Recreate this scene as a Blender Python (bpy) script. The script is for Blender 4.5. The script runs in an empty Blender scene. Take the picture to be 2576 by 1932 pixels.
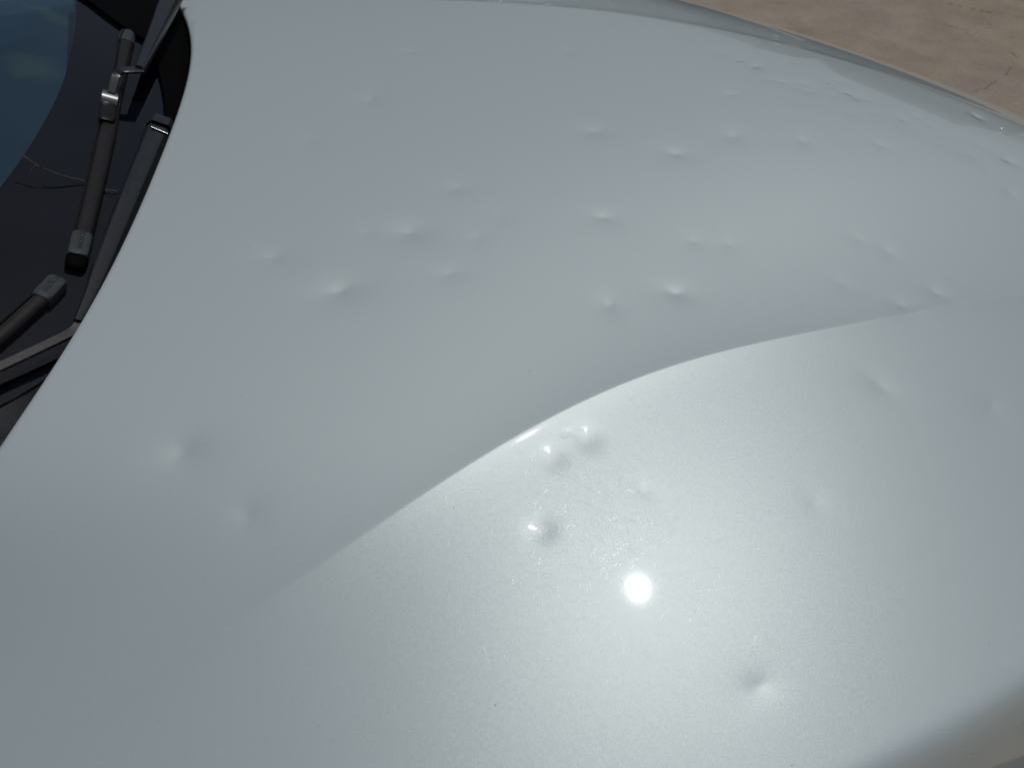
import bpy, math, random
import numpy as np
from mathutils import Vector, Matrix

rnd = random.Random(7)
nrg = np.random.default_rng(11)
sc = bpy.context.scene
COL = sc.collection

# ---------------------------------------------------------------- camera, sky, sun, exposure
cam_d = bpy.data.cameras.new('camera')
cam = bpy.data.objects.new('camera', cam_d)
COL.objects.link(cam)
sc.camera = cam
cam_d.sensor_width = 36.0
cam_d.lens = 36.0 * 1936.0 / 2576.0
cam_d.clip_start, cam_d.clip_end = 0.01, 2000
_p, _y = math.radians(47), math.radians(5)
fwd = Vector((math.sin(_y) * math.cos(_p), math.cos(_y) * math.cos(_p), -math.sin(_p)))
rgt = Vector((math.cos(_y), -math.sin(_y), 0))
upv = rgt.cross(fwd)
M = Matrix((rgt, upv, -fwd)).transposed().to_4x4()
M.translation = (0.0, -0.82, 1.47)
cam.matrix_world = M
cam_d.dof.use_dof = True
cam_d.dof.focus_distance = 0.80
cam_d.dof.aperture_fstop = 9.0

SUN = Vector((0.283, 0.149, 0.9475)).normalized()
sun_d = bpy.data.lights.new('sun', 'SUN')
sun_d.energy = 3.2
sun_d.angle = math.radians(0.53)
sun_d.color = (1.0, 0.99, 0.99)
sun = bpy.data.objects.new('sun', sun_d)
COL.objects.link(sun)
sun.rotation_mode = 'QUATERNION'
sun.rotation_quaternion = SUN.to_track_quat('Z', 'Y')
sun.location = (0, 0, 6)

world = bpy.data.worlds.new('World')
sc.world = world
world.use_nodes = True
wn = world.node_tree.nodes
bg = wn.get('Background') or wn.new('ShaderNodeBackground')
wo = wn.get('World Output') or wn.new('ShaderNodeOutputWorld')
world.node_tree.links.new(bg.outputs[0], wo.inputs[0])
sky = wn.new('ShaderNodeTexSky')
sky.sky_type = 'NISHITA'
sky.sun_disc = False
sky.sun_elevation = math.asin(SUN.z)
sky.sun_rotation = math.atan2(SUN.x, SUN.y)
sky.altitude = 200
sky.air_density = 1.0
sky.dust_density = 4.0
sky.ozone_density = 0.7
hazy = wn.new('ShaderNodeHueSaturation')      # pale, hazy noon sky
hazy.inputs['Saturation'].default_value = 0.72
world.node_tree.links.new(sky.outputs[0], hazy.inputs['Color'])
world.node_tree.links.new(hazy.outputs[0], bg.inputs[0])
bg.inputs[1].default_value = 0.12

vs = sc.view_settings
vs.view_transform = 'Standard'
vs.look = 'None'
vs.gamma = 1.0
vs.use_curve_mapping = False
vs.exposure = -1.55
sc.cycles.max_bounces = 10
sc.cycles.sample_clamp_indirect = 40.0

# ---------------------------------------------------------------- helpers
def link_obj(name, me, parent=None):
    o = bpy.data.objects.new(name, me)
    COL.objects.link(o)
    if parent is not None:
        o.parent = parent
    return o

def mesh(name, verts, faces, mat, parent=None, smooth=True):
    me = bpy.data.meshes.new(name)
    me.from_pydata([tuple(map(float, v)) for v in verts], [], faces)
    me.materials.append(mat)
    if smooth:
        me.polygons.foreach_set('use_smooth', [True] * len(me.polygons))
    me.update()
    return link_obj(name, me, parent)

def grid_mesh(name, P, mat, parent=None, flip=False):
    """P: (n, m, 3) array of points joined as quads."""
    n, m = P.shape[:2]
    idx = np.arange(n * m, dtype=np.int32).reshape(n, m)
    q = np.stack([idx[:-1, :-1], idx[1:, :-1], idx[1:, 1:], idx[:-1, 1:]], -1).reshape(-1, 4)
    if flip:
        q = q[:, ::-1]
    me = bpy.data.meshes.new(name)
    me.vertices.add(n * m)
    me.vertices.foreach_set('co', np.ascontiguousarray(P, np.float32).ravel())
    me.loops.add(q.size)
    me.loops.foreach_set('vertex_index', np.ascontiguousarray(q).ravel())
    me.polygons.add(len(q))
    me.polygons.foreach_set('loop_start', np.arange(0, q.size, 4, dtype=np.int32))
    me.polygons.foreach_set('use_smooth', np.ones(len(q), bool))
    me.update(calc_edges=True)
    me.materials.append(mat)
    return link_obj(name, me, parent)

def nodes(name):
    m = bpy.data.materials.new(name)
    m.use_nodes = True
    nt = m.node_tree
    return m, nt, nt.nodes['Principled BSDF']

def N(nt, kind, **kw):
    n = nt.nodes.new(kind)
    for k, v in kw.items():
        if k in n.inputs:
            n.inputs[k].default_value = v
        else:
            setattr(n, k, v)
    return n

def ramp(nt, fac, stops):
    r = nt.nodes.new('ShaderNodeValToRGB')
    el = r.color_ramp.elements
    while len(el) < len(stops):
        el.new(0.5)
    for e, (p, c) in zip(el, stops):
        e.position = p
        e.color = c if len(c) == 4 else (*c, 1)
    nt.links.new(fac, r.inputs[0])
    return r

def plain(name, col, rough=0.5, metallic=0.0, spec=0.5, noise=0.0, nscale=60, bump=0.0, bscale=800, coat=0.0):
    m, nt, b = nodes(name)
    b.inputs['Base Color'].default_value = (*col, 1)
    b.inputs['Roughness'].default_value = rough
    b.inputs['Metallic'].default_value = metallic
    b.inputs['Specular IOR Level'].default_value = spec
    b.inputs['Coat Weight'].default_value = coat
    tc = N(nt, 'ShaderNodeTexCoord')
    if noise:
        nz = N(nt, 'ShaderNodeTexNoise', Scale=nscale, Detail=6.0, Roughness=0.6)
        nt.links.new(tc.outputs['Object'], nz.inputs['Vector'])
        lo = tuple(max(0, c * (1 - noise)) for c in col)
        hi = tuple(c * (1 + noise) for c in col)
        r = ramp(nt, nz.outputs[0], [(0.3, lo), (0.7, hi)])
        nt.links.new(r.outputs[0], b.inputs['Base Color'])
    if bump:
        nz = N(nt, 'ShaderNodeTexNoise', Scale=bscale, Detail=2.0)
        nt.links.new(tc.outputs['Object'], nz.inputs['Vector'])
        bp = N(nt, 'ShaderNodeBump', Strength=bump, Distance=0.0005)
        nt.links.new(nz.outputs[0], bp.inputs['Height'])
        nt.links.new(bp.outputs[0], b.inputs['Normal'])
    return m

# ---------------------------------------------------------------- materials
def paint_material(name='silver_paint', flakes=True, coat_rough=0.03):
    m, nt, b = nodes(name)
    b.inputs['Base Color'].default_value = (0.566, 0.650, 0.650, 1)
    b.inputs['Metallic'].default_value = 0.27
    b.inputs['Roughness'].default_value = 0.48
    b.inputs['Coat Weight'].default_value = 1.0
    b.inputs['Coat Roughness'].default_value = coat_rough
    b.inputs['Coat IOR'].default_value = 1.5
    if flakes:
        tc = N(nt, 'ShaderNodeTexCoord')
        geo = N(nt, 'ShaderNodeNewGeometry')
        acc = geo.outputs['Normal']
        for scale, amp in ((2400, 0.08), (1100, 0.018)):
            vo = N(nt, 'ShaderNodeTexVoronoi', Scale=scale)
            nt.links.new(tc.outputs['Object'], vo.inputs['Vector'])
            sub = N(nt, 'ShaderNodeVectorMath', operation='SUBTRACT')
            nt.links.new(vo.outputs['Color'], sub.inputs[0])
            sub.inputs[1].default_value = (0.5, 0.5, 0.5)
            scl = N(nt, 'ShaderNodeVectorMath', operation='SCALE')
            nt.links.new(sub.outputs[0], scl.inputs[0])
            scl.inputs['Scale'].default_value = amp
            add = N(nt, 'ShaderNodeVectorMath', operation='ADD')
            nt.links.new(acc, add.inputs[0])
            nt.links.new(scl.outputs[0], add.inputs[1])
            acc = add.outputs[0]
        nrm = N(nt, 'ShaderNodeVectorMath', operation='NORMALIZE')
        nt.links.new(acc, nrm.inputs[0])
        nt.links.new(nrm.outputs[0], b.inputs['Normal'])
    return m

PAINT = paint_material()
SCRATCH = paint_material('scratched_lacquer', False, 0.12)
BLACK = plain('black_plastic', (0.018, 0.021, 0.024), 0.42, spec=0.45, noise=0.35, nscale=90, bump=0.25)
ARM = plain('satin_black_arm', (0.014, 0.017, 0.021), 0.30, spec=0.7, noise=0.30, nscale=140, bump=0.15, bscale=1500)
STRAPM = plain('worn_grey_arm', (0.035, 0.033, 0.031), 0.45, spec=0.5, noise=0.5, nscale=220, bump=0.2, bscale=1500)
BLADEM = plain('brown_black_rubber', (0.0100, 0.0090, 0.0085), 0.40, spec=0.4, noise=0.3, nscale=60)
CAPM = plain('dusty_grey_cap', (0.040, 0.050, 0.054), 0.55, spec=0.35, noise=0.30, nscale=260, bump=0.2, bscale=1200)
RUBBER = plain('black_rubber', (0.0015, 0.0016, 0.0017), 0.65, spec=0.04)
GLOSSB = plain('gloss_black_plastic', (0.004, 0.004, 0.0045), 0.32, spec=0.4)
STEEL = plain('steel_clip', (0.30, 0.30, 0.31), 0.24, metallic=1.0)
LETTER = plain('dark_embossed_letter', (0.006, 0.007, 0.008), 0.5)
TWIGM = plain('dry_twig_bark', (0.075, 0.068, 0.066), 0.75, noise=0.5, nscale=300)
FRITM = plain('black_ceramic_band', (0.0022, 0.0045, 0.0125), 0.6, spec=0.0)
COWLM = plain('cowl_plastic', (0.007, 0.010, 0.014), 0.5, spec=0.15, noise=0.4, nscale=120, bump=0.3, bscale=600)
SPECK = plain('dark_dirt', (0.02, 0.018, 0.016), 0.8)

def glass_material():
    m = bpy.data.materials.new('windscreen_glass')
    m.use_nodes = True
    nt = m.node_tree
    nt.nodes.clear()
    out = N(nt, 'ShaderNodeOutputMaterial')
    tr = N(nt, 'ShaderNodeBsdfTransparent')
    tr.inputs[0].default_value = (0.48, 0.70, 0.78, 1)
    gl = N(nt, 'ShaderNodeBsdfGlossy')
    gl.inputs['Roughness'].default_value = 0.0
    fr = N(nt, 'ShaderNodeFresnel', IOR=1.62)
    mx = N(nt, 'ShaderNodeMixShader')
    nt.links.new(fr.outputs[0], mx.inputs[0])
    nt.links.new(tr.outputs[0], mx.inputs[1])
    nt.links.new(gl.outputs[0], mx.inputs[2])
    # thin film of dust
    df = N(nt, 'ShaderNodeBsdfDiffuse')
    df.inputs[0].default_value = (0.35, 0.36, 0.38, 1)
    tc = N(nt, 'ShaderNodeTexCoord')
    nz = N(nt, 'ShaderNodeTexNoise', Scale=9.0, Detail=5.0)
    nt.links.new(tc.outputs['Object'], nz.inputs['Vector'])
    vo = N(nt, 'ShaderNodeTexVoronoi', Scale=140.0)
    nt.links.new(tc.outputs['Object'], vo.inputs['Vector'])
    sp = ramp(nt, vo.outputs['Distance'], [(0.0, (1, 1, 1)), (0.07, (0, 0, 0))])
    vsel = N(nt, 'ShaderNodeSeparateColor')
    nt.links.new(vo.outputs['Color'], vsel.inputs[0])
    gt = N(nt, 'ShaderNodeMath', operation='GREATER_THAN')
    nt.links.new(vsel.outputs[0], gt.inputs[0]); gt.inputs[1].default_value = 0.97
    mu = N(nt, 'ShaderNodeMath', operation='MULTIPLY')
    nt.links.new(sp.outputs[0], mu.inputs[0]); nt.links.new(gt.outputs[0], mu.inputs[1])
    mu2 = N(nt, 'ShaderNodeMath', operation='MULTIPLY')
    nt.links.new(mu.outputs[0], mu2.inputs[0]); mu2.inputs[1].default_value = 0.10
    dr = ramp(nt, nz.outputs[0], [(0.35, (0.003,) * 3), (0.75, (0.014,) * 3)])
    ad = N(nt, 'ShaderNodeMath', operation='ADD')
    nt.links.new(dr.outputs[0], ad.inputs[0]); nt.links.new(mu2.outputs[0], ad.inputs[1])
    mx2 = N(nt, 'ShaderNodeMixShader')
    nt.links.new(ad.outputs[0], mx2.inputs[0])
    nt.links.new(mx.outputs[0], mx2.inputs[1])
    nt.links.new(df.outputs[0], mx2.inputs[2])
    nt.links.new(mx2.outputs[0], out.inputs[0])
    return m
GLASS = glass_material()

def concrete_material():
    m, nt, b = nodes('dusty_concrete')
    tc = N(nt, 'ShaderNodeTexCoord')
    n1 = N(nt, 'ShaderNodeTexNoise', Scale=1.6, Detail=6.0, Roughness=0.6)
    n2 = N(nt, 'ShaderNodeTexNoise', Scale=4.5, Detail=8.0, Roughness=0.65)
    n3 = N(nt, 'ShaderNodeTexNoise', Scale=60.0, Detail=6.0, Roughness=0.7)
    for n in (n1, n2, n3):
        nt.links.new(tc.outputs['Object'], n.inputs['Vector'])
    r1 = ramp(nt, n1.outputs[0], [(0.33, (0.370, 0.296, 0.228)), (0.50, (0.355, 0.305, 0.235)), (0.66, (0.352, 0.298, 0.246))])
    r2 = ramp(nt, n2.outputs[0], [(0.30, (0.80, 0.80, 0.79)), (0.7, (1.12, 1.12, 1.12))])
    r3 = ramp(nt, n3.outputs[0], [(0.30, (0.86, 0.86, 0.86)), (0.7, (1.10, 1.10, 1.10))])
    a = N(nt, 'ShaderNodeMix', data_type='RGBA', blend_type='MULTIPLY')
    a.inputs[0].default_value = 1.0
    nt.links.new(r1.outputs[0], a.inputs[6]); nt.links.new(r2.outputs[0], a.inputs[7])
    c = N(nt, 'ShaderNodeMix', data_type='RGBA', blend_type='MULTIPLY')
    c.inputs[0].default_value = 1.0
    nt.links.new(a.outputs[2], c.inputs[6]); nt.links.new(r3.outputs[0], c.inputs[7])
    # a few dark scuffs
    n4 = N(nt, 'ShaderNodeTexNoise', Scale=7.0, Detail=9.0, Roughness=0.75)
    mp = N(nt, 'ShaderNodeMapping'); mp.inputs['Scale'].default_value = (1, 2.2, 1)
    nt.links.new(tc.outputs['Object'], mp.inputs[0]); nt.links.new(mp.outputs[0], n4.inputs['Vector'])
    r4 = ramp(nt, n4.outputs[0], [(0.64, (1, 1, 1)), (0.74, (0.62, 0.60, 0.58))])
    e = N(nt, 'ShaderNodeMix', data_type='RGBA', blend_type='MULTIPLY')
    e.inputs[0].default_value = 1.0
    nt.links.new(c.outputs[2], e.inputs[6]); nt.links.new(r4.outputs[0], e.inputs[7])
    nt.links.new(e.outputs[2], b.inputs['Base Color'])
    b.inputs['Roughness'].default_value = 0.9
    b.inputs['Specular IOR Level'].default_value = 0.2
    bp = N(nt, 'ShaderNodeBump', Strength=0.35, Distance=0.004)
    nt.links.new(n3.outputs[0], bp.inputs['Height'])
    nt.links.new(bp.outputs[0], b.inputs['Normal'])
    return m
CONCRETE = concrete_material()
CRACKM = plain('crack_dirt', (0.20, 0.165, 0.13), 0.95, spec=0.1)

# ---------------------------------------------------------------- shape of the bonnet (car coordinates, metres)
YC=.13
def softplus(t,w): return w*np.logaddexp(0,t/w)
CX=[-0.8, -0.5, -0.2346, -0.1901, -0.1555, -0.1059, -0.0579, -0.007, 0.0346, 0.0626, 0.1004, 0.1703, 0.2188, 0.2943, 0.3752, 0.4641, 0.566, 0.6514, 0.9, 1.3]
CY=np.array([0.93, 0.765, 0.5576, 0.5373, 0.5196, 0.4911, 0.4606, 0.4284, 0.401, 0.3857, 0.3677, 0.3379, 0.3209, 0.2994, 0.2774, 0.252, 0.2188, 0.1921, 0.18, 0.13])
_pc=np.polynomial.chebyshev.Chebyshev.fit(CX,CY,9)
def crease(x): return _pc(x)          # distance of the near crease from y=0
FX,FY=[-.8,-.4,.0335,.1263,.2582,.39,.5,.6,.75,.95],[.62,.615,.565,.5335,.504,.466,.430,.39,.31,.18]
_pf=np.polynomial.chebyshev.Chebyshev.fit(FX,FY,4)
def rim_d(x): return .736-.165*x-.30*x*x
def outer(d,s0,s1,lam):
    d=np.clip(d,0,None)
    return s1*d+(s0-s1)*lam*(1-np.exp(-d/lam))
NP=dict(NX=0.3473,NK=0.7171,KN=0.2108,NE=1.4945,FS0=0.1500,FS1=0.0200,FL=0.0200,K2=0.0000,X2=0.5289,FO=0.0000,NW=0.0400)
def shape(x,y):
    g=NP
    s=y-YC
    z=.97-.012*x-.03*x*x-.072*s*s
    # near side: crease, shoulder and rim
    # broad swelling between the crown and the near crease
    v=np.clip((.16-y)/(crease(x)+.16),0,1); z-=.085*v**3*(1-v)*(.25+.75/(1+np.exp(-(x-.10)/.08)))
    t=softplus(x-.13,.05); z-=.15*t*t/(1+np.exp((y+.12)/.07))
    d=-y-crease(x)
    fade=np.clip((x+.50)/.42,0,1); fade=fade*fade*(3-2*fade)
    ds=softplus(d,.0014)
    z-=fade*(outer(ds,.188,.068,.030)+outer(ds,.055,0,.006))+(1-fade)*outer(softplus(d,.03),.05,.05,.03)
    z+=fade*.035*.03*np.where(d<0,np.exp(-np.abs(np.minimum(d,0))/.03),1)
    r=softplus(-y-rim_d(x),.006); z-=3.2*(np.sqrt(r*r+.026*.026)-.026)
    b=softplus(-.03-x,.09); z-=.24*(np.sqrt(b*b+.06**2)-.06)/(1+np.exp((y+.47)/.05))
    # far side
    d=y-_pf(x)-g['FO']; ds=softplus(d,.004)
    z-=outer(ds,g['FS0'],g['FS1'],g['FL'])
    r=softplus(y-.93,.02); z-=np.minimum(4.0*r*r,.9*r)
    q0=x-g['NX']+g['NK']*np.where(s>0,np.abs(s)**g['NE'],.35*np.abs(s)**2)
    q=softplus(q0,g['NW']); z-=g['KN']*q*q
    q=softplus(q0-g['X2'],.02); z-=g['K2']*q*q
    return z

ARM1 = [(-0.4314, 0.5729, 0.9939, 0.0328), (-0.4268, 0.4751, 0.9955, 0.0279), (-0.4212, 0.3538, 0.9961, 0.0197), (-0.4173, 0.2599, 0.9958, 0.0136)]
HOOK1 = [(-0.4164, 0.261, 0.9914, 0.0126), (-0.4318, 0.2496, 0.9972, 0.0135), (-0.4407, 0.2458, 0.9977, 0.0129), (-0.4456, 0.238, 0.9932, 0.0102), (-0.4453, 0.2051, 0.9864, 0.009)]
CONN1 = [(-0.4524, 0.2205, 0.9808, 0.0198), (-0.4468, 0.1872, 0.9782, 0.02), (-0.4414, 0.1533, 0.9757, 0.0206)]
BLADE1 = [(-0.4724, 0.3888, 0.9828, 0.0226), (-0.4606, 0.3103, 0.9787, 0.0193), (-0.4508, 0.2301, 0.9749, 0.0195), (-0.4398, 0.1392, 0.9699, 0.0236), (-0.426, 0.0233, 0.9624, 0.0218), (-0.416, -0.0699, 0.956, 0.0205)]
CAPF1 = [(-0.475, 0.4183, 0.9843, 0.0181), (-0.4709, 0.3835, 0.9832, 0.0249)]
CAP1 = [(-0.4155, -0.0673, 0.9578, 0.0222), (-0.4135, -0.087, 0.9564, 0.0219), (-0.4114, -0.1066, 0.9549, 0.0216)]
CAP2 = [(-0.418, -0.1471, 0.9571, 0.02), (-0.4213, -0.1645, 0.9583, 0.0205), (-0.4248, -0.1808, 0.9596, 0.0202)]
BLADE2 = [(-0.4256, -0.1777, 0.9581, 0.0187), (-0.4345, -0.2111, 0.9614, 0.0181), (-0.4437, -0.2443, 0.9649, 0.0174), (-0.4642, -0.3107, 0.9724, 0.0162), (-0.487, -0.383, 0.9803, 0.0149)]
ARM2 = [(-0.3806, 0.1597, 0.9582, 0.0368), (-0.3791, -0.0349, 0.9562, 0.0284), (-0.3785, -0.1277, 0.9539, 0.0239), (-0.3789, -0.1786, 0.9527, 0.0164), (-0.3805, -0.214, 0.9523, 0.0103)]
STRAP2 = [(-0.3824, -0.2071, 0.9495, 0.0096), (-0.3823, -0.2163, 0.9481, 0.0095), (-0.3862, -0.227, 0.9487, 0.0094), (-0.3963, -0.2439, 0.9531, 0.0092), (-0.4257, -0.2862, 0.9642, 0.0091), (-0.4502, -0.3197, 0.973, 0.0087), (-0.4826, -0.3661, 0.985, 0.0082)]
SCREW = [(-0.377, -0.0393, 0.959, 0.0082)]
TWIG = [(-0.4944, 0.0204, 1.0106, 0.0009), (-0.4873, 0.018, 1.004, 0.001), (-0.4771, 0.0137, 0.9949, 0.0011), (-0.4689, 0.016, 0.9868, 0.0013), (-0.4594, 0.0183, 0.9781, 0.0014), (-0.45, 0.0237, 0.9694, 0.0016), (-0.4411, 0.0288, 0.962, 0.0017), (-0.4233, 0.0264, 0.9521, 0.0017), (-0.4158, 0.0281, 0.9484, 0.0014), (-0.4079, 0.03, 0.9445, 0.0012)]
TW1 = [(-0.4861, 0.0181, 1.0029, 0.0008), (-0.4884, 0.0155, 1.0026, 0.0007), (-0.4894, 0.0138, 1.001, 0.0005)]
TW2 = [(-0.4766, 0.0132, 0.9946, 0.0008), (-0.4808, 0.0099, 0.9927, 0.0007), (-0.4832, 0.0064, 0.9898, 0.0005)]
TW3 = [(-0.4689, 0.016, 0.9868, 0.0008), (-0.4728, 0.0155, 0.9847, 0.0007), (-0.4751, 0.0135, 0.9819, 0.0006)]
TW4 = [(-0.4221, 0.0263, 0.9515, 0.001), (-0.4145, 0.0232, 0.9487, 0.0008), (-0.4116, 0.025, 0.9462, 0.0006)]
FRIT = [(-0.5776, 0.548, 1.0161, 0.0), (-0.5573, 0.4678, 1.009, 0.0), (-0.5368, 0.3821, 1.0012, 0.0), (-0.5116, 0.2244, 0.9914, 0.0), (-0.5054, 0.093, 0.9887, 0.0), (-0.5076, -0.0209, 0.9887, 0.0), (-0.5182, -0.1213, 0.9919, 0.0), (-0.5344, -0.2363, 0.9965, 0.0)]
SEAL = [(-0.436, -0.3407, 0.9449, 0.0), (-0.4237, -0.3245, 0.9395, 0.0123), (-0.407, -0.2975, 0.9324, 0.0127), (-0.3952, -0.2744, 0.9274, 0.0115)]
COWLFAR = [(-0.5816, 0.4938, 1.0292, 0.0), (-0.5422, 0.4706, 1.0103, 0.0), (-0.5077, 0.4446, 0.9939, 0.0), (-0.475, 0.4216, 0.9782, 0.0), (-0.4523, 0.4146, 0.9671, 0.0), (-0.432, 0.3637, 0.9583, 0.0), (-0.4167, 0.3181, 0.9516, 0.0), (-0.4042, 0.2728, 0.9461, 0.0), (-0.393, 0.2235, 0.9411, 0.0)]
TIP1 = [(-0.412, -0.1049, 0.9547, 0.0212), (-0.4117, -0.1144, 0.9529, 0.0211), (-0.4128, -0.1228, 0.9492, 0.0197)]
HEAD2 = [(-0.3805, 0.1878, 0.9581, 0.0353), (-0.3806, 0.1692, 0.9582, 0.037)]
PIN2 = [(-0.3876, 0.1493, 0.9653, 0.0031), (-0.3782, 0.1478, 0.9606, 0.0031), (-0.3687, 0.1464, 0.9559, 0.0031)]
DENTS = [(-0.0511, -0.1122, 35.3, 0.23), (-0.1218, -0.2004, 37.0, 0.23), (-0.2482, -0.3852, 34.3, 0.23), (-0.1871, -0.4484, 22.3, 0.1612), (-0.1946, -0.1433, 29.5, 0.1923), (-0.0103, -0.1828, 24.6, 0.1323), (0.1677, -0.0948, 23.8, 0.1694), (0.224, -0.2203, 26.3, 0.23), (0.15, -0.2369, 22.2, 0.1923), (0.5262, -0.2086, 24.3, 0.23), (0.4697, -0.2349, 30.2, 0.23), (0.4008, -0.3449, 30.5, 0.119275), (0.5203, -0.358, 35.2, 0.11843000000000001), (0.2011, -0.6126, 20.4, 0.14950000000000002), (0.1866, 0.0844, 31.0, 0.1664), (-0.1046, 0.1877, 32.1, 0.1945), (0.2806, 0.0291, 28.1, 0.2018), (0.3666, 0.0686, 30.4, 0.1786), (0.458, 0.0599, 23.7, 0.2002), (0.3961, 0.1817, 16.9, 0.23), (0.5204, 0.2311, 20.1, 0.23), (0.5849, 0.2105, 15.3, 0.1866), (0.5537, 0.1421, 12.5, 0.1753), (0.0505, -0.0869, 20.7, 0.1094), (-0.0982, -0.1092, 18.7, 0.1296), (0.022, -0.1257, 20.9, 0.1077), (0.0029, -0.0333, 26.3, 0.1327), (-0.175, 0.0867, 26.5, 0.1179), (0.1872, 0.3266, 21.2, 0.1277), (0.3027, -0.1435, 27.4, 0.0792), (0.264, -0.1382, 21.5, 0.1043), (0.5691, 0.0633, 20.5, 0.1533), (0.4937, -0.141, 21.1, 0.1393), (0.4647, -0.1253, 20.5, 0.092), (0.1455, -0.4544, 12.7, 0.1277), (0.7728, 0.0747, 25.5, 0.23), (0.7982, 0.2069, 27.1, 0.23), (0.4668, 0.2851, 28.6, 0.23), (0.447, 0.3032, 14.1, 0.23), (-0.0488, 0.3393, 22.9, 0.1338), (0.2908, -0.4689, 24.0, 0.056745000000000004), (0.7348, -0.0005, 15.5, 0.2006), (0.4146, -0.2033, 19.3, 0.0957), (0.4071, -0.6162, 26.9, 0.058175), (0.4877, 0.2302, 13.3, 0.23), (-0.1703, -0.1542, 16.2, 0.0671), (0.5635, -0.1773, 15.1, 0.0872), (0.4271, 0.327, 33.9, 0.0545), (0.4667, 0.3225, 22.1, 0.0614), (0.6534, 0.1409, 22.4, 0.045), (0.7217, 0.0413, 30.8, 0.0518), (0.7104, 0.1126, 29.8, 0.0496), (0.5554, 0.227, 19.9, 0.0808), (0.8009, 0.0581, 23.1, 0.0839), (0.6814, 0.0828, 22.1, 0.0532), (0.585, 0.2557, 26.5, 0.0849), (0.5172, 0.2062, 29.6, 0.1181), (0.5672, 0.2441, 27.9, 0.0998), (0.6853, 0.1103, 19.6, 0.0837), (0.7086, 0.0701, 32.9, 0.0985), (0.5997, 0.1534, 19.0, 0.1004), (0.6057, 0.2001, 30.0, 0.0713), (0.6661, 0.1584, 21.0, 0.1159), (0.7445, 0.0995, 33.1, 0.0866), (0.5905, 0.1959, 32.7, 0.083), (0.6821, 0.1345, 17.4, 0.1102), (0.639, 0.142, 26.5, 0.1097), (0.6625, 0.0887, 17.2, 0.0797), (0.6372, 0.1437, 26.6, 0.0438), (0.5733, 0.144, 16.7, 0.0686), (0.467, 0.2351, 23.3, 0.0742), (0.6457, 0.1156, 32.1, 0.0401), (0.5526, 0.1972, 16.3, 0.1148), (0.0707, -0.4197, 8.5, 0.0739, 'g'), (0.1029, -0.4016, 8.5, 0.0843, 'g'), (0.0537, -0.4841, 7.5, 0.1011, 'g'), (0.0851, -0.3962, 3.0, 0.0846, 'g')]

def dented(x, y):
    z = shape(x, y)
    for dx, dy, R, s, *soft in DENTS:
        L = R / 1000.0 if soft else R / 2200.0
        e = 0.10 * R / 1000
        m = (np.abs(x - dx) < L * 7) & (np.abs(y - dy) < L * 7)
        if not m.any():
            continue
        h = math.sin(dx * 911.7 + dy * 437.3)          # each dent a little oval, its own way
        ca, sa, q = math.cos(h * 5), math.sin(h * 5), 1 + .22 * math.sin(h * 17)
        ux, uy = x[m] - dx, y[m] - dy
        ex, ey = (ca * ux + sa * uy) * q, (-sa * ux + ca * uy) / q
        if soft:
            ex, ey = ux, uy
        r = np.sqrt(ex ** 2 + ey ** 2 + e * e)
        if soft:        # broad shallow dimple
            z[m] -= s * R / 606.5 * np.exp(-r * r / (2e-6 * R * R))
        else:           # sharp hail strike
            z[m] -= s * L * np.exp(-r / L)
    return z

RY = [-0.389, -0.3774, -0.3634, -0.3326, -0.2939, -0.2602, -0.2207, -0.1061, -0.0307, 0.0563, 0.1646, 0.2395, 0.3109, 0.3998, 0.4587, 0.5147, 0.6105, 0.6849]
RX = [-0.423, -0.4156, -0.4089, -0.3997, -0.3925, -0.3835, -0.3707, -0.3638, -0.3598, -0.3561, -0.3593, -0.3653, -0.3733, -0.3868, -0.4009, -0.419, -0.4566, -0.4854]
_pr = np.polynomial.chebyshev.Chebyshev.fit(RY, RX, 6)
def rear_x(y):
    yy = np.clip(y, -.38, .66)
    v = _pr(yy)
    e = 1e-3
    g0 = 1.0
    g1 = (_pr(.66) - _pr(.66 - e)) / e
    return v + np.where(y < -.38, g0 * (y + .38), 0) + np.where(y > .66, g1 * (y - .66), 0)

def near_edge(x):
    return np.maximum(-(rim_d(np.maximum(x, -.1)) + .055), -.90)

# ---------------------------------------------------------------- setting
Gs = 400.0
ground = mesh('ground', [(-Gs, -Gs, 0), (Gs, -Gs, 0), (Gs, Gs, 0), (-Gs, Gs, 0)], [(0, 1, 2, 3)], CONCRETE, smooth=False)
ground['kind'] = 'structure'

def crack(pts, w):
    P = [Vector((x, y, 0)) for x, y in pts]
    dense = []
    for a, b in zip(P[:-1], P[1:]):
        k = max(2, int((b - a).length / 0.012))
        for i in range(k):
            dense.append(a.lerp(b, i / k))
    dense.append(P[-1])
    vs_, fs = [], []
    for i, p in enumerate(dense):
        t = (dense[min(i + 1, len(dense) - 1)] - dense[max(i - 1, 0)]).normalized()
        n = Vector((-t.y, t.x, 0))
        c = p + n * rnd.gauss(0, .0035)
        ww = w * rnd.choice((0.0, 0.0, .2, .4, .7)) * min(1, (i + 1) / 6, (len(dense) - i) / 6)
        vs_ += [c + n * ww + Vector((0, 0, .004)), c - n * ww + Vector((0, 0, .004))]
        if i:
            fs.append((2 * i - 2, 2 * i - 1, 2 * i + 1, 2 * i))
    mesh('crack', vs_, fs, CRACKM, ground, smooth=False)

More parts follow.
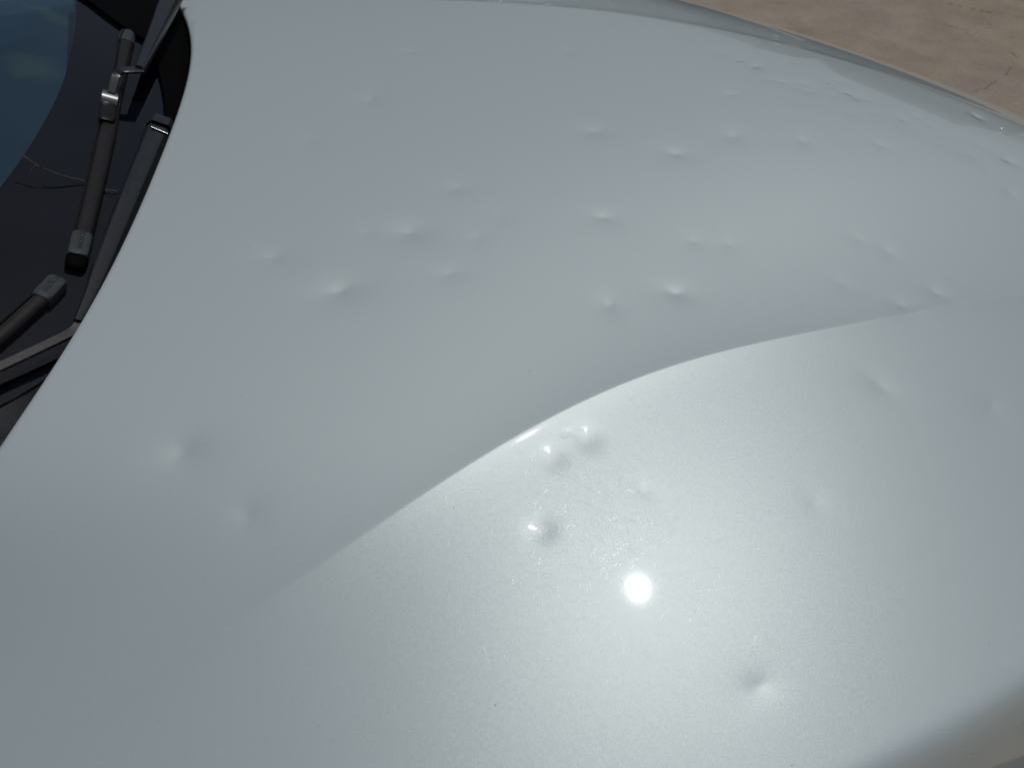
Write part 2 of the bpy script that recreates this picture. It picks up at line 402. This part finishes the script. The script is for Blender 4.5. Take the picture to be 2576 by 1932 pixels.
crack([(2.401, 2.93), (2.433, 2.898), (2.51, 2.814), (2.574, 2.77), (2.651, 2.726), (2.722, 2.683), (2.95, 2.60)], .004)
crack([(2.166, 2.66), (2.311, 2.647), (2.36, 2.608), (2.369, 2.538), (2.372, 2.47), (2.376, 2.436)], .0022)
crack([(2.06, 1.96), (2.095, 1.985), (2.179, 2.019), (2.265, 2.081), (2.348, 2.145), (2.415, 2.228), (2.43, 2.29)], .003)
crack([(2.462, 2.36), (2.465, 2.332), (2.466, 2.269)], .004)
crack([(2.471, 2.633), (2.50, 2.632), (2.537, 2.627)], .007)

# ---------------------------------------------------------------- the car
car = bpy.data.objects.new('car', None)
COL.objects.link(car)
car['label'] = 'silver car with hail-dented bonnet filling the picture'
car['category'] = 'car'

def hood():
    nx, n1, n2 = 520, 300, 600
    u = np.linspace(0, 1, nx)
    # fine spacing over the part seen, coarser towards the nose
    us = np.where(u < .82, u / .82 * .70, .70 + (u - .82) / .18 * .30)
    # rows follow the near crease and crowd together there
    f1 = 1 - (1 - np.linspace(0, 1, n1)) ** 1.6
    f2 = np.linspace(0, 1, n2 + 1)[1:] ** 1.5
    ny = n1 + n2
    U, F1 = np.meshgrid(us, f1, indexing='ij')
    _, F2 = np.meshgrid(us, f2, indexing='ij')
    y = np.concatenate([-.85 + F1 * .45, -.40 + F2 * 1.38], 1)
    UU = np.concatenate([U, np.repeat(us[:, None], n2, 1)], 1)
    for _ in range(8):
        xr = rear_x(y)
        x = xr + UU * (1.18 - xr)
        ne = near_edge(x)
        cy = np.maximum(-crease(np.clip(x, -.8, 1.2)), ne + .05)
        y = np.concatenate([ne[:, :n1] + F1 * (cy[:, :n1] - ne[:, :n1]), cy[:, n1:] + F2 * (.98 - cy[:, n1:])], 1)
    z = dented(x, y)
    # rounded folded edge at the windscreen
    d = (x - rear_x(y))
    rr = .006
    t = np.clip(d / rr, 0, 1)
    z -= rr * (1 - np.sqrt(np.clip(1 - (1 - t) ** 2, 0, 1)))
    P = np.stack([x, y, z], -1)
    # insert extra fine rows at the rear edge, then the folded flange
    rows = []
    y0 = P[0, :, 1]
    for dd in (0.0, .0003, .0008, .0016, .0028, .0045):
        xx = rear_x(y0) + dd
        t = dd / rr
        zz = dented(xx, y0) - rr * (1 - math.sqrt(1 - (1 - t) ** 2))
        rows.append(np.stack([xx, y0, zz], -1))
    fl = rows[0].copy(); fl[:, 2] -= .012
    fl2 = fl.copy(); fl2[:, 0] += .012; fl2[:, 2] -= .002
    k = int(np.argmax(P[:, ny // 2, 0] - rear_x(P[:, ny // 2, 1]) > .006))
    k = max(k, 1)
    Q = np.concatenate([fl2[None], fl[None], np.stack(rows), P[k:]], 0)
    # turned-down front edge
    fr = Q[-1].copy(); fr[:, 2] -= .02
    Q = np.concatenate([Q, fr[None]], 0)
    return grid_mesh('bonnet', Q, PAINT, car)
HOOD = hood()

# tiny dirt specks on the paint, too small and many to pick apart
def specks():
    vs_, fs = [], []
    pts = []
    for _ in range(120):
        pts.append((rnd.uniform(-.35, .5), rnd.uniform(-.72, .1), rnd.choice((.0002, .00025, .0003, .0003, .0004, .0005))))
    for x, y, r in pts:
        if x < float(rear_x(np.array([y]))[0]) + .02 or y < float(near_edge(np.array([x]))[0]) + .03:
            continue
        z = float(dented(np.array([x]), np.array([y]))[0])
        b = len(vs_)
        a0, el, k = rnd.random() * 6, rnd.uniform(.6, 1.6), 6
        for i in range(k):
            a = a0 + i * 2 * math.pi / k
            q = r * rnd.uniform(.7, 1.2)
            vs_.append((x + q * math.cos(a) * el, y + q * math.sin(a), float(z) - .00005))
        vs_.append((x, y, z + r * .5))
        for i in range(k):
            fs.append((b + i, b + (i + 1) % k, b + k))
    o = mesh('dirt_speck', vs_, fs, SPECK, HOOD)
    o['kind'] = 'stuff'
specks()

# hair-fine wash scratches in the clear lacquer
def scratches():
    V, Fc = [], []
    n = 0
    M_ = 2200
    cx = np.where(np.arange(M_) < 1300, nrg.normal(.105, .04, M_), nrg.normal(.11, .09, M_))
    cy = np.where(np.arange(M_) < 1300, nrg.normal(-.475, .05, M_), nrg.normal(-.49, .08, M_))
    ang = nrg.uniform(0, math.pi, M_)
    L = nrg.gamma(2.5, .0019, M_) + .001
    cur = nrg.normal(0, 18, M_)
    wd = nrg.uniform(.00002, .00005, M_)
    K = 4
    for i in range(M_):
        if cy[i] < near_edge(np.array([cx[i]]))[0] + .09 or -cy[i] < float(crease(cx[i])) + .01 or cx[i] < -.3:
            continue
        s = np.linspace(-L[i], L[i], K)
        a = ang[i] + cur[i] * s
        px = cx[i] + np.cos(ang[i]) * s - np.sin(ang[i]) * .5 * cur[i] * s * s
        py = cy[i] + np.sin(ang[i]) * s + np.cos(ang[i]) * .5 * cur[i] * s * s
        tp = wd[i] * np.array([.3, 1, 1, .3])
        for off, h in ((-1, -.00001), (0, .22), (1, -.00001)):
            V.append(np.stack([px - np.sin(a) * tp * off, py + np.cos(a) * tp * off, tp * h], -1))
        for k in range(K - 1):
            for r in range(2):
                q = n + r * K + k
                Fc.append((q, q + 1, q + 1 + K, q + K)[::-1])
        n += 3 * K
    P = np.concatenate(V)
    P[:, 2] += dented(P[:, 0].copy(), P[:, 1].copy()) + .00004
    o = mesh('fine_scratch', P, Fc, SCRATCH, HOOD)
    o['kind'] = 'stuff'
scratches()

# wings, nose and side panels: the body below the bonnet's edges
def side_panel(name, near):
    xs = np.linspace(-.75, 1.16, 90)
    rows = []
    for xi in xs:
        if near:
            y0 = float(near_edge(np.array([xi]))[0]) - .004
        else:
            y0 = .984
        z0 = float(shape(np.array([xi]), np.array([y0]))[0]) - .003
        s = -1 if near else 1
        prof = [(0, -.02), (0, 0), (.012 * s, -.010), (.03 * s, -.05), (.05 * s, -.14), (.055 * s, -.28), (.04 * s, -.45), (.0 * s, -.60)]
        rows.append([(xi, y0 + a, max(.2, z0 + b)) for a, b in prof])
    P = np.array(rows)
    return grid_mesh(name, P, PAINT, car, flip=not near)
side_panel('wing', True)
side_panel('wing', False)

def bumper():
    ys = np.linspace(-.86, .98, 60)
    rows = []
    for yi in ys:
        x0 = 1.184
        z0 = float(shape(np.array([1.18]), np.array([yi]))[0]) - .004
        rows.append([(x0 + a, yi, max(.18, z0 + b)) for a, b in [(0, -.03), (0, 0), (.02, -.012), (.06, -.08), (.08, -.2), (.07, -.35), (.02, -.5)]])
    return grid_mesh('front_bumper', np.array(rows), PAINT, car)
bumper()

# ---------------------------------------------------------------- windscreen
def zg(x, y):
    return .918 + .5 * (-.36 - x) - .05 * (y - .13) ** 2
def gn(x, y):
    return Vector((.5, .10 * (y - .13), 1)).normalized()

def glass_foot(y):     # the glass ends under the bonnet, behind its swept-back corner
    w = np.clip((-.36 - y) / .10, 0, 1)
    return np.minimum(-.30, rear_x(y) + .06 * (1 - w) - .03 * w)

def windscreen():
    ks = np.linspace(0, 1, 40)
    ys = np.linspace(-.62, .88, 60)
    K, Y = np.meshgrid(ks, ys, indexing='ij')
    Yc = .13 + (Y - .13) * (1 - .18 * K)
    X = glass_foot(ys)[None, :] * (1 - K) - 1.05 * K
    P = np.stack([X, Yc, zg(X, Yc)], -1)
    o = grid_mesh('windscreen', P, GLASS, car, flip=True)
    return o
WS = windscreen()

# black printed band under the glass along its lower edge
def frit():
    ys = np.linspace(-.62, .88, 90)
    fy = [p[1] for p in FRIT][::-1]
    fx = [p[0] for p in FRIT][::-1]
    edge = np.interp(ys, fy, fx)
    edge = np.where(ys > .5478, fx[-1] - .3 * (ys - .5478), edge)
    for _ in range(10):
        edge[1:-1] = (edge[:-2] + edge[1:-1] * 2 + edge[2:]) / 4
    gf = glass_foot(ys)
    ks = np.linspace(0, 1, 8)
    P = np.zeros((8, 90, 3))
    for i, t in enumerate(ks):
        x = gf + (np.minimum(edge, gf - .02) - gf) * t
        P[i, :, 0] = x; P[i, :, 1] = ys; P[i, :, 2] = zg(x, ys) - .004
    grid_mesh('printed_band', P, FRITM, WS)
frit()

# dashboard below the glass
def dash_material():
    m, nt, b = nodes('dashboard_vinyl')
    tc = N(nt, 'ShaderNodeTexCoord')
    nz = N(nt, 'ShaderNodeTexNoise', Scale=5.0, Detail=3.0)
    nt.links.new(tc.outputs['Object'], nz.inputs['Vector'])
    r = ramp(nt, nz.outputs[0], [(0.35, (0.026, 0.060, 0.098)), (0.65, (0.044, 0.090, 0.145))])
    # two pale patches painted into the vinyl for cloud reflections in the glass
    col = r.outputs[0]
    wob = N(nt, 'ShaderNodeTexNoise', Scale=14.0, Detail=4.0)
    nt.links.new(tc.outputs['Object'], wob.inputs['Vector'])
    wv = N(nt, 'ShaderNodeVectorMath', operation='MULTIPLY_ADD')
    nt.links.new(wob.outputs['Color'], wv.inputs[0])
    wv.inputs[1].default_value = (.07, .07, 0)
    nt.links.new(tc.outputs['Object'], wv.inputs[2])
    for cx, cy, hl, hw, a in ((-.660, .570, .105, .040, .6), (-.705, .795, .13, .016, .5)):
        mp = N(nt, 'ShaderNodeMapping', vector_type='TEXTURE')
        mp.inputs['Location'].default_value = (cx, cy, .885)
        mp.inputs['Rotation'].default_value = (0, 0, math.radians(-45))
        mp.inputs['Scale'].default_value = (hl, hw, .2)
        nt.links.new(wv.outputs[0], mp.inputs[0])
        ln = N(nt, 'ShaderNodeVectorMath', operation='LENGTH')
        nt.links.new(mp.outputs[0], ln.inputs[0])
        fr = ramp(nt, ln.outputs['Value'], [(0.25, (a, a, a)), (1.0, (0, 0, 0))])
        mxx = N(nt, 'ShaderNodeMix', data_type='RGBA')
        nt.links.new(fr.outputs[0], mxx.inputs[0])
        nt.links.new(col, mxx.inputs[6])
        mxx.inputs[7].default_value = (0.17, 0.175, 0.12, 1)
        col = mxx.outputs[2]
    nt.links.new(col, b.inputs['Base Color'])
    b.inputs['Roughness'].default_value = 0.7
    return m
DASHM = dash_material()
def dashboard():
    ks = np.linspace(0, 1, 40); ys = np.linspace(-.42, .86, 40)
    K, Y = np.meshgrid(ks, ys, indexing='ij')
    X = -1.0 * (1 - K) + (glass_foot(ys)[None, :] - .03) * K
    Z = .885 - .03 * np.clip(-.5 - X, 0, 1) + 0 * Y
    Z = np.minimum(Z, zg(X, Y) - .02)
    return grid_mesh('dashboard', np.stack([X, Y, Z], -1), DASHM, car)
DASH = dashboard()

# ---------------------------------------------------------------- lofted bars for the wipers
ROUND = [(-.5, -1), (-.5, -.34), (-.44, -.10), (-.32, -.01), (0, 0.02), (.30, -.01), (.42, -.10), (.5, -.40), (.5, -1)]
ARMSEC = [(-.5, -1), (-.5, -.55), (-.47, -.38), (-.36, -.06), (-.32, 0), (.18, .02), (.24, -.03), (.44, -.62), (.5, -1)]
FLAT = [(-.5, -1), (-.5, -.15), (-.45, 0), (.45, 0), (.5, -.15), (.5, -1)]
BLD = [(-.5, -1), (-.5, -.30), (-.46, -.16), (-.40, -.22), (-.37, -.55), (-.33, -.55), (-.29, -.12), (-.08, 0), (.22, -.03), (.40, -.18), (.5, -.45), (.5, -1)]

def loft(name, pts, thick, mat, parent=None, sec=ROUND, steps=8, wscale=1.0, lift=0.0, endtaper=0.0, rev=False):
    P = [Vector(p[:3]) for p in pts]
    W = [p[3] for p in pts]
    n = len(P)
    # dense catmull-rom
    D, Wd = [], []
    for i in range(n - 1):
        p0, p1, p2, p3 = P[max(i - 1, 0)], P[i], P[i + 1], P[min(i + 2, n - 1)]
        for k in range(steps):
            t = k / steps
            D.append(.5 * ((2 * p1) + (p2 - p0) * t + (2 * p0 - 5 * p1 + 4 * p2 - p3) * t * t + (3 * p1 - p0 - 3 * p2 + p3) * t ** 3))
            Wd.append(W[i] * (1 - t) + W[i + 1] * t)
    D.append(P[-1]); Wd.append(W[-1])
    vs_, fs = [], []
    m = len(sec)
    prev = None
    for i, c in enumerate(D):
        tan = (D[min(i + 1, len(D) - 1)] - D[max(i - 1, 0)]).normalized()
        nn = gn(c.x, c.y)
        nn = (nn - tan * nn.dot(tan)).normalized()
        side = tan.cross(nn)
        if (side.dot(prev) if prev is not None else side.x) < 0:
            side = -side
        prev = side
        th = thick[min(int(i / steps), len(thick) - 1)] if isinstance(thick, (list, tuple)) else thick
        w = Wd[i] * wscale
        dn = 0.0
        if endtaper:
            ed = min(i, len(D) - 1 - i)
            f = [.80, .93, .985][ed] if ed < 3 else 1
            w *= f
            dn = th * (1 - f) * endtaper
        for a, b in sec:
            vs_.append(c + side * (a * w) + nn * (b * th + lift - dn))
    for i in range(len(D) - 1):
        for j in range(m):
            a = i * m + j; b = i * m + (j + 1) % m
            fs.append((a, a + m, b + m, b))
    fs.append(tuple(range(m)))
    fs.append(tuple((len(D) - 1) * m + j for j in range(m))[::-1])
    o = mesh(name, vs_, fs, mat, parent)
    import bmesh
    bm = bmesh.new(); bm.from_mesh(o.data)
    bmesh.ops.recalc_face_normals(bm, faces=bm.faces)
    for e in bm.edges:
        if len(e.link_faces) == 2 and e.calc_face_angle(0) > .7:
            e.smooth = False
    bm.to_mesh(o.data); bm.free()
    return o

def lettering(cap_pts, parent, towards):
    """BOSCH with its round mark and a thin frame, raised on the cap."""
    a, b = Vector(cap_pts[0][:3]), Vector(cap_pts[-1][:3])
    w = cap_pts[1][3]
    X = (b - a).normalized() * towards
    c = (a + b) * .5 - (b - a) * .06
    nn = gn(c.x, c.y); nn = (nn - X * nn.dot(X)).normalized()
    Y = nn.cross(X)
    Mx = Matrix((X, Y, nn)).transposed().to_4x4()
    Mx.translation = c + nn * .0004
    ln = (b - a).length
    cu = bpy.data.curves.new('lettering', 'FONT')
    cu.body = 'BOSCH'
    cu.size = w * .40
    cu.align_x = 'CENTER'; cu.align_y = 'CENTER'
    cu.extrude = .0002
    tmp = bpy.data.objects.new('lettering_curve', cu)
    COL.objects.link(tmp)
    bpy.context.view_layer.update()
    me = bpy.data.meshes.new_from_object(tmp.evaluated_get(bpy.context.evaluated_depsgraph_get()))
    bpy.data.objects.remove(tmp)
    co = np.array([v.co for v in me.vertices])
    wd = np.ptp(co[:, 0])
    k = min(1.0, .80 * ln / (wd + .50 * w))      # word and mark together fit the cap
    for v in me.vertices:
        v.co.x *= k; v.co.y *= k
    wd *= k
    w *= k
    off = Vector((w * .22, -w * .02, 0))
    for v in me.vertices:
        v.co = Mx @ (v.co + off)
    me.materials.clear(); me.materials.append(LETTER)
    o = link_obj('lettering', me, parent)
    # round mark: ring with a bar (left of the word) and the frame
    vs_, fs = [], []
    def quad(pts):
        k = len(vs_)
        vs_.extend(Mx @ Vector((x, y, .0002)) for x, y in pts)
        fs.append(tuple(range(k, k + len(pts))))
    cx, cy, r = off.x - wd / 2 - w * .22, off.y, w * .14
    for i in range(16):
        a0, a1 = i * math.pi / 8, (i + 1) * math.pi / 8
        quad([(cx + r * math.cos(a0), cy + r * math.sin(a0)), (cx + r * math.cos(a1), cy + r * math.sin(a1)),
              (cx + r * .78 * math.cos(a1), cy + r * .78 * math.sin(a1)), (cx + r * .78 * math.cos(a0), cy + r * .78 * math.sin(a0))])
    for s in (-1, 1):
        quad([(cx + s * r * .45, cy - r * .55), (cx + s * r * .25, cy - r * .55), (cx + s * r * .25, cy + r * .55), (cx + s * r * .45, cy + r * .55)])
    quad([(cx - r * .25, cy - r * .1), (cx + r * .25, cy - r * .1), (cx + r * .25, cy + r * .1), (cx - r * .25, cy + r * .1)])
    mesh('emblem', vs_, fs, LETTER, parent, smooth=False)
    vs2 = len(vs_)
    vs_, fs = [], []
    x0, x1, y0, y1, t = cx - r * 1.3, off.x + wd / 2 + w * .09, -w * .26, w * .24, w * .022
    for q in ([(x0, y1), (x1, y1), (x1, y1 - t), (x0, y1 - t)], [(x1, y1 - t), (x1, y0), (x1 - t, y0), (x1 - t, y1 - t)]):
        k = len(vs_)
        vs_.extend(Mx @ Vector((x, y, .0002)) for x, y in q)
        fs.append((k, k + 1, k + 2, k + 3))
    mesh('label_frame', vs_, fs, LETTER, parent, smooth=False)

# ---- wiper whose blade lies across the picture's upper left
w1 = loft('wiper', ARM1, .010, ARM, car, sec=ARMSEC)
loft('arm_hook', HOOK1, .003, ARM, w1, sec=FLAT)
loft('blade_cover', BLADE1, .0105, BLADEM, w1, sec=BLD)
loft('wiping_edge', [(p[0], p[1], p[2] - .0085, .004) for p in BLADE1], .0035, RUBBER, w1, sec=FLAT)
conn = loft('pivot_clip', CONN1, .012, GLOSSB, w1, sec=ROUND, endtaper=.5)
def clip_barrel():
    a = Vector(CONN1[0][:3]).lerp(Vector(CONN1[1][:3]), .45); t = (Vector(CONN1[1][:3]) - Vector(CONN1[0][:3])).normalized()
    nn = gn(a.x, a.y); s = t.cross(nn).normalized()
    vs_, fs = [], []
    K, r, hw = 24, .0112, .0094
    for e in (-1, 1):
        for i in range(K):
            an = math.pi * 2 * i / K
            vs_.append(a + s * hw * e + t * (r * 1.25 * math.cos(an)) + nn * (r * math.sin(an) - .0045))
    for i in range(K):
        fs.append((i, (i + 1) % K, K + (i + 1) % K, K + i))
    fs.append(tuple(range(K))); fs.append(tuple(range(K, 2 * K))[::-1])
    o = mesh('steel_barrel', vs_, fs, STEEL, w1)
    for e in o.data.edges:          # crisp ends, so the sun runs across it as a band
        i, j = e.vertices
        if (i < K) == (j < K):
            e.use_edge_sharp = True
clip_barrel()
loft('end_cap', CAPF1, .012, CAPM, w1, sec=BLD, endtaper=.6)
cap1 = loft('end_cap', CAP1, .0135, CAPM, w1, sec=ROUND, endtaper=.5)
lettering(CAP1, w1, -1)
loft('cap_end', TIP1, .012, RUBBER, w1, sec=ROUND, endtaper=.5)

# ---- wiper in the lower left, arm along the bonnet's edge
w2 = loft('wiper', ARM2, [.018, .017, .014, .010, .008], ARM, car, sec=ARMSEC, steps=12)
loft('arm_strap', STRAP2, .0035, STRAPM, w2, sec=FLAT)
loft('blade_cover', BLADE2, .0105, BLADEM, w2, sec=BLD)
loft('wiping_edge', [(p[0], p[1], p[2] - .0085, .004) for p in BLADE2], .0035, RUBBER, w2, sec=FLAT)
cap2 = loft('end_cap', CAP2, .0135, CAPM, w2, sec=ROUND, endtaper=.5)
lettering(CAP2, w2, -1)
def rivet():
    c = Vector(SCREW[0][:3]) - gn(*SCREW[0][:2]) * .0048
    nn = gn(c.x, c.y); s = nn.orthogonal().normalized(); t = nn.cross(s)
    vs_, fs = [], []
    K = 16
    for rr_, h in ((.0042, 0), (.0036, .0012), (.0026, .0004), (.0012, .0010)):
        for i in range(K):
            an = 2 * math.pi * i / K
            vs_.append(c + s * rr_ * math.cos(an) + t * rr_ * math.sin(an) + nn * h)
    for j in range(3):
        for i in range(K):
            fs.append((j * K + i, j * K + (i + 1) % K, (j + 1) * K + (i + 1) % K, (j + 1) * K + i))
    fs.append(tuple(range(3 * K, 4 * K)))
    mesh('rivet', vs_, fs, RUBBER, w2)
rivet()

loft('arm_head', HEAD2, .016, ARM, w2, sec=ARMSEC)

loft('hinge_pin', PIN2, .003, STEEL, w2, sec=ROUND)

# ---- black rubber seal and cowl cover at the foot of the glass
SE = [(x, y, z, .0115) for x, y, z, w in [(-.56, -.52, 1.04, 0), (-.50, -.43, 1.0, 0)] + SEAL[1:] + [(-.375, -.23, .918, 0)]]
loft('glass_seal', [(p[0], p[1], zg(p[0], p[1]) + .004, .0115) for p in SE], .006, RUBBER, car, sec=ROUND)
def cowl_near():
    base = [(-.56, -.52), (-.50, -.43), (-.436, -.3407), (-.4237, -.3245), (-.407, -.2975), (-.3952, -.2744), (-.375, -.23)]
    P = np.zeros((5, len(base), 3))
    for j, (x, y) in enumerate(base):
        for i, t in enumerate((0, .25, .5, .75, 1)):
            xx = x + t * .12; yy = y - t * .10
            zz = float(zg(x, y)) + .006 - .02 * t
            over = xx - float(rear_x(np.array([yy]))[0]) + .012
            hz = float(shape(np.array([xx]), np.array([yy]))[0]) - .022
            if over > 0:
                zz = min(zz, hz)
            P[i, j] = (xx, yy, zz)
    grid_mesh('cowl_cover', P, COWLM, car)
cowl_near()
def cowl_far():
    # black trim at the glass's far corner, its lower strip standing for bonnet-lip shadow
    o = [(p[0], p[1]) for p in COWLFAR] + [(-.33, COWLFAR[-1][1] - .01), (-.33, .50), (-.40, .80), (-.66, .80)]
    vs_ = [(x, y, zg(x, y) + .007) for x, y in o] + [(x, y, zg(x, y) + .0004) for x, y in o]
    n = len(o)
    fs = [tuple(range(n))] + [(i, (i + 1) % n, n + (i + 1) % n, n + i) for i in range(n)]
    mesh('cowl_trim_shade', vs_, fs, RUBBER, car, smooth=False)
cowl_far()

# ---------------------------------------------------------------- dry twig on the glass
def tube(vs_, fs, pts, K=7):
    P = [Vector(p[:3]) for p in pts]; R = [p[3] / 2 for p in pts]
    D, Rd = [], []
    n = len(P)
    for i in range(n - 1):
        p0, p1, p2, p3 = P[max(i - 1, 0)], P[i], P[i + 1], P[min(i + 2, n - 1)]
        for k in range(4):
            t = k / 4
            D.append(.5 * ((2 * p1) + (p2 - p0) * t + (2 * p0 - 5 * p1 + 4 * p2 - p3) * t * t + (3 * p1 - p0 - 3 * p2 + p3) * t ** 3))
            Rd.append(R[i] * (1 - t) + R[i + 1] * t)
    D.append(P[-1]); Rd.append(R[-1])
    b = len(vs_)
    for i, c in enumerate(D):
        t = (D[min(i + 1, len(D) - 1)] - D[max(i - 1, 0)]).normalized()
        s = t.orthogonal().normalized(); q = t.cross(s)
        rr_ = Rd[i] * rnd.uniform(.85, 1.2)
        for j in range(K):
            an = 2 * math.pi * j / K
            vs_.append(c + s * rr_ * math.cos(an) + q * rr_ * math.sin(an))
    for i in range(len(D) - 1):
        for j in range(K):
            fs.append((b + i * K + j, b + i * K + (j + 1) % K, b + (i + 1) * K + (j + 1) % K, b + (i + 1) * K + j))
    fs.append(tuple(b + j for j in range(K))[::-1]); fs.append(tuple(b + (len(D) - 1) * K + j for j in range(K)))
vs_, fs = [], []
tube(vs_, fs, TWIG)
twig = mesh('twig', vs_, fs, TWIGM)
twig['label'] = 'thin bare dry twig caught under the wiper blade on the windscreen'
twig['category'] = 'twig'
for T in (TW1, TW2, TW3, TW4):
    vs_, fs = [], []
    tube(vs_, fs, T, 5)
    mesh('side_shoot', vs_, fs, TWIGM, twig)

# ---------------------------------------------------------------- the row of parked cars the bonnet's far curve mirrors
def car_row():
    carp = [plain('row_paint', c, .12, spec=.6) for c in ((.045, .05, .065), (.07, .072, .085), (.02, .03, .05), (.03, .033, .042))]
    win = plain('row_glass', (.01, .012, .014), .06, spec=.8)
    tyre = plain('row_tyre', (.012, .012, .012), .8)
    me = bpy.data.meshes.new('parked_car_row')
    trim = plain('row_glint_trim', (.75, .76, .78), .10, metallic=1.0)
    for m in carp + [win, tyre, trim]:
        me.materials.append(m)
    V, Fc, Mi = [], [], []
    side = [(-2.3, .45), (-2.35, .75), (-2.2, .95), (-1.9, 1.05), (-1.55, 1.55), (-.9, 1.68), (.1, 1.66), (.75, 1.35), (1.15, 1.06), (2.0, .92), (2.3, .72), (2.3, .42)]
    c0 = Vector((.66, .75, 0)).normalized() * 6.9
    along = Vector((c0.y, -c0.x, 0)).normalized()
    face = -c0.normalized()
    k = 0
    for i in range(-9, 10):
        pos = c0 + along * (i * 2.35 + rnd.uniform(-.2, .2)) + face * rnd.uniform(-.3, .3)
        hs = rnd.choice((1.04, 1.10, 1.18, 1.26))
        mi = rnd.randrange(4)
        b = len(V); n = len(side)
        for w_, e in ((-.72, 0), (-.9, 1), (.9, 1), (.72, 0)):
            for x, z in side:
                ww = w_
                if z > 1.1 and abs(w_) > .8:
                    ww = w_ * .80
                if e == 0:
                    zz = z + .0 ; xx = x * .99
                    ww = w_ * (.86 if z > 1.1 else 1)
                    zz = z + (.04 if z > .6 else -.1)
                else:
                    zz, xx = z, x
                p = pos + face * xx + along * ww
                V.append((p.x, p.y, zz * hs))
        for r in range(3):
            for j in range(n):
                a = b + r * n + j; a2 = b + r * n + (j + 1) % n
                Fc.append((a, a2, a2 + n, a + n))
                x0, z0 = side[j]; x1, z1 = side[(j + 1) % n]
                g = r == 1 and ((j in (3, 6, 7)))
                Mi.append(4 if g else mi)
        Fc.append(tuple(b + j for j in range(n))[::-1]); Mi.append(mi)
        Fc.append(tuple(b + 3 * n + j for j in range(n))); Mi.append(mi)
        # chrome ellipsoids added for sun glints, placed as door mirrors and roof rails
        for ex, ey, ez, ra, rb in ((.7, -.92, 1.08, .10, .09), (.7, .92, 1.08, .10, .09), (-.35, -.62, 1.70, .75, .05), (-.35, .62, 1.70, .75, .05)):
            q = len(V)
            for a in range(7):
                th = math.pi * a / 6
                for c in range(10):
                    ph = 2 * math.pi * c / 10
                    p = pos + face * (ex + ra * math.cos(th)) + along * (ey + rb * math.sin(th) * math.cos(ph))
                    V.append((p.x, p.y, (ez + rb * math.sin(th) * math.sin(ph)) * hs))
            for a in range(6):
                for c in range(10):
                    Fc.append((q + a * 10 + c, q + a * 10 + (c + 1) % 10, q + a * 10 + 10 + (c + 1) % 10, q + a * 10 + 10 + c)); Mi.append(6)
        for wx in (-1.4, 1.4):
            for wy in (-.8, .8):
                q = len(V)
                for e in (-.11, .11):
                    for t in range(12):
                        an = t * math.pi / 6
                        p = pos + face * (wx + .33 * math.cos(an)) + along * (wy + e)
                        V.append((p.x, p.y, .33 + .33 * math.sin(an)))
                for t in range(12):
                    Fc.append((q + t, q + (t + 1) % 12, q + 12 + (t + 1) % 12, q + 12 + t)); Mi.append(5)
                Fc.append(tuple(range(q, q + 12))); Mi.append(5)
                Fc.append(tuple(range(q + 12, q + 24))); Mi.append(5)
    me.from_pydata(V, [], Fc)
    me.polygons.foreach_set('material_index', Mi)
    me.polygons.foreach_set('use_smooth', [True] * len(Fc))
    me.update()
    o = link_obj('parked_car_row', me)
    o['kind'] = 'stuff'
    o['label'] = 'far row of parked cars mirrored in the bonnet'
car_row()
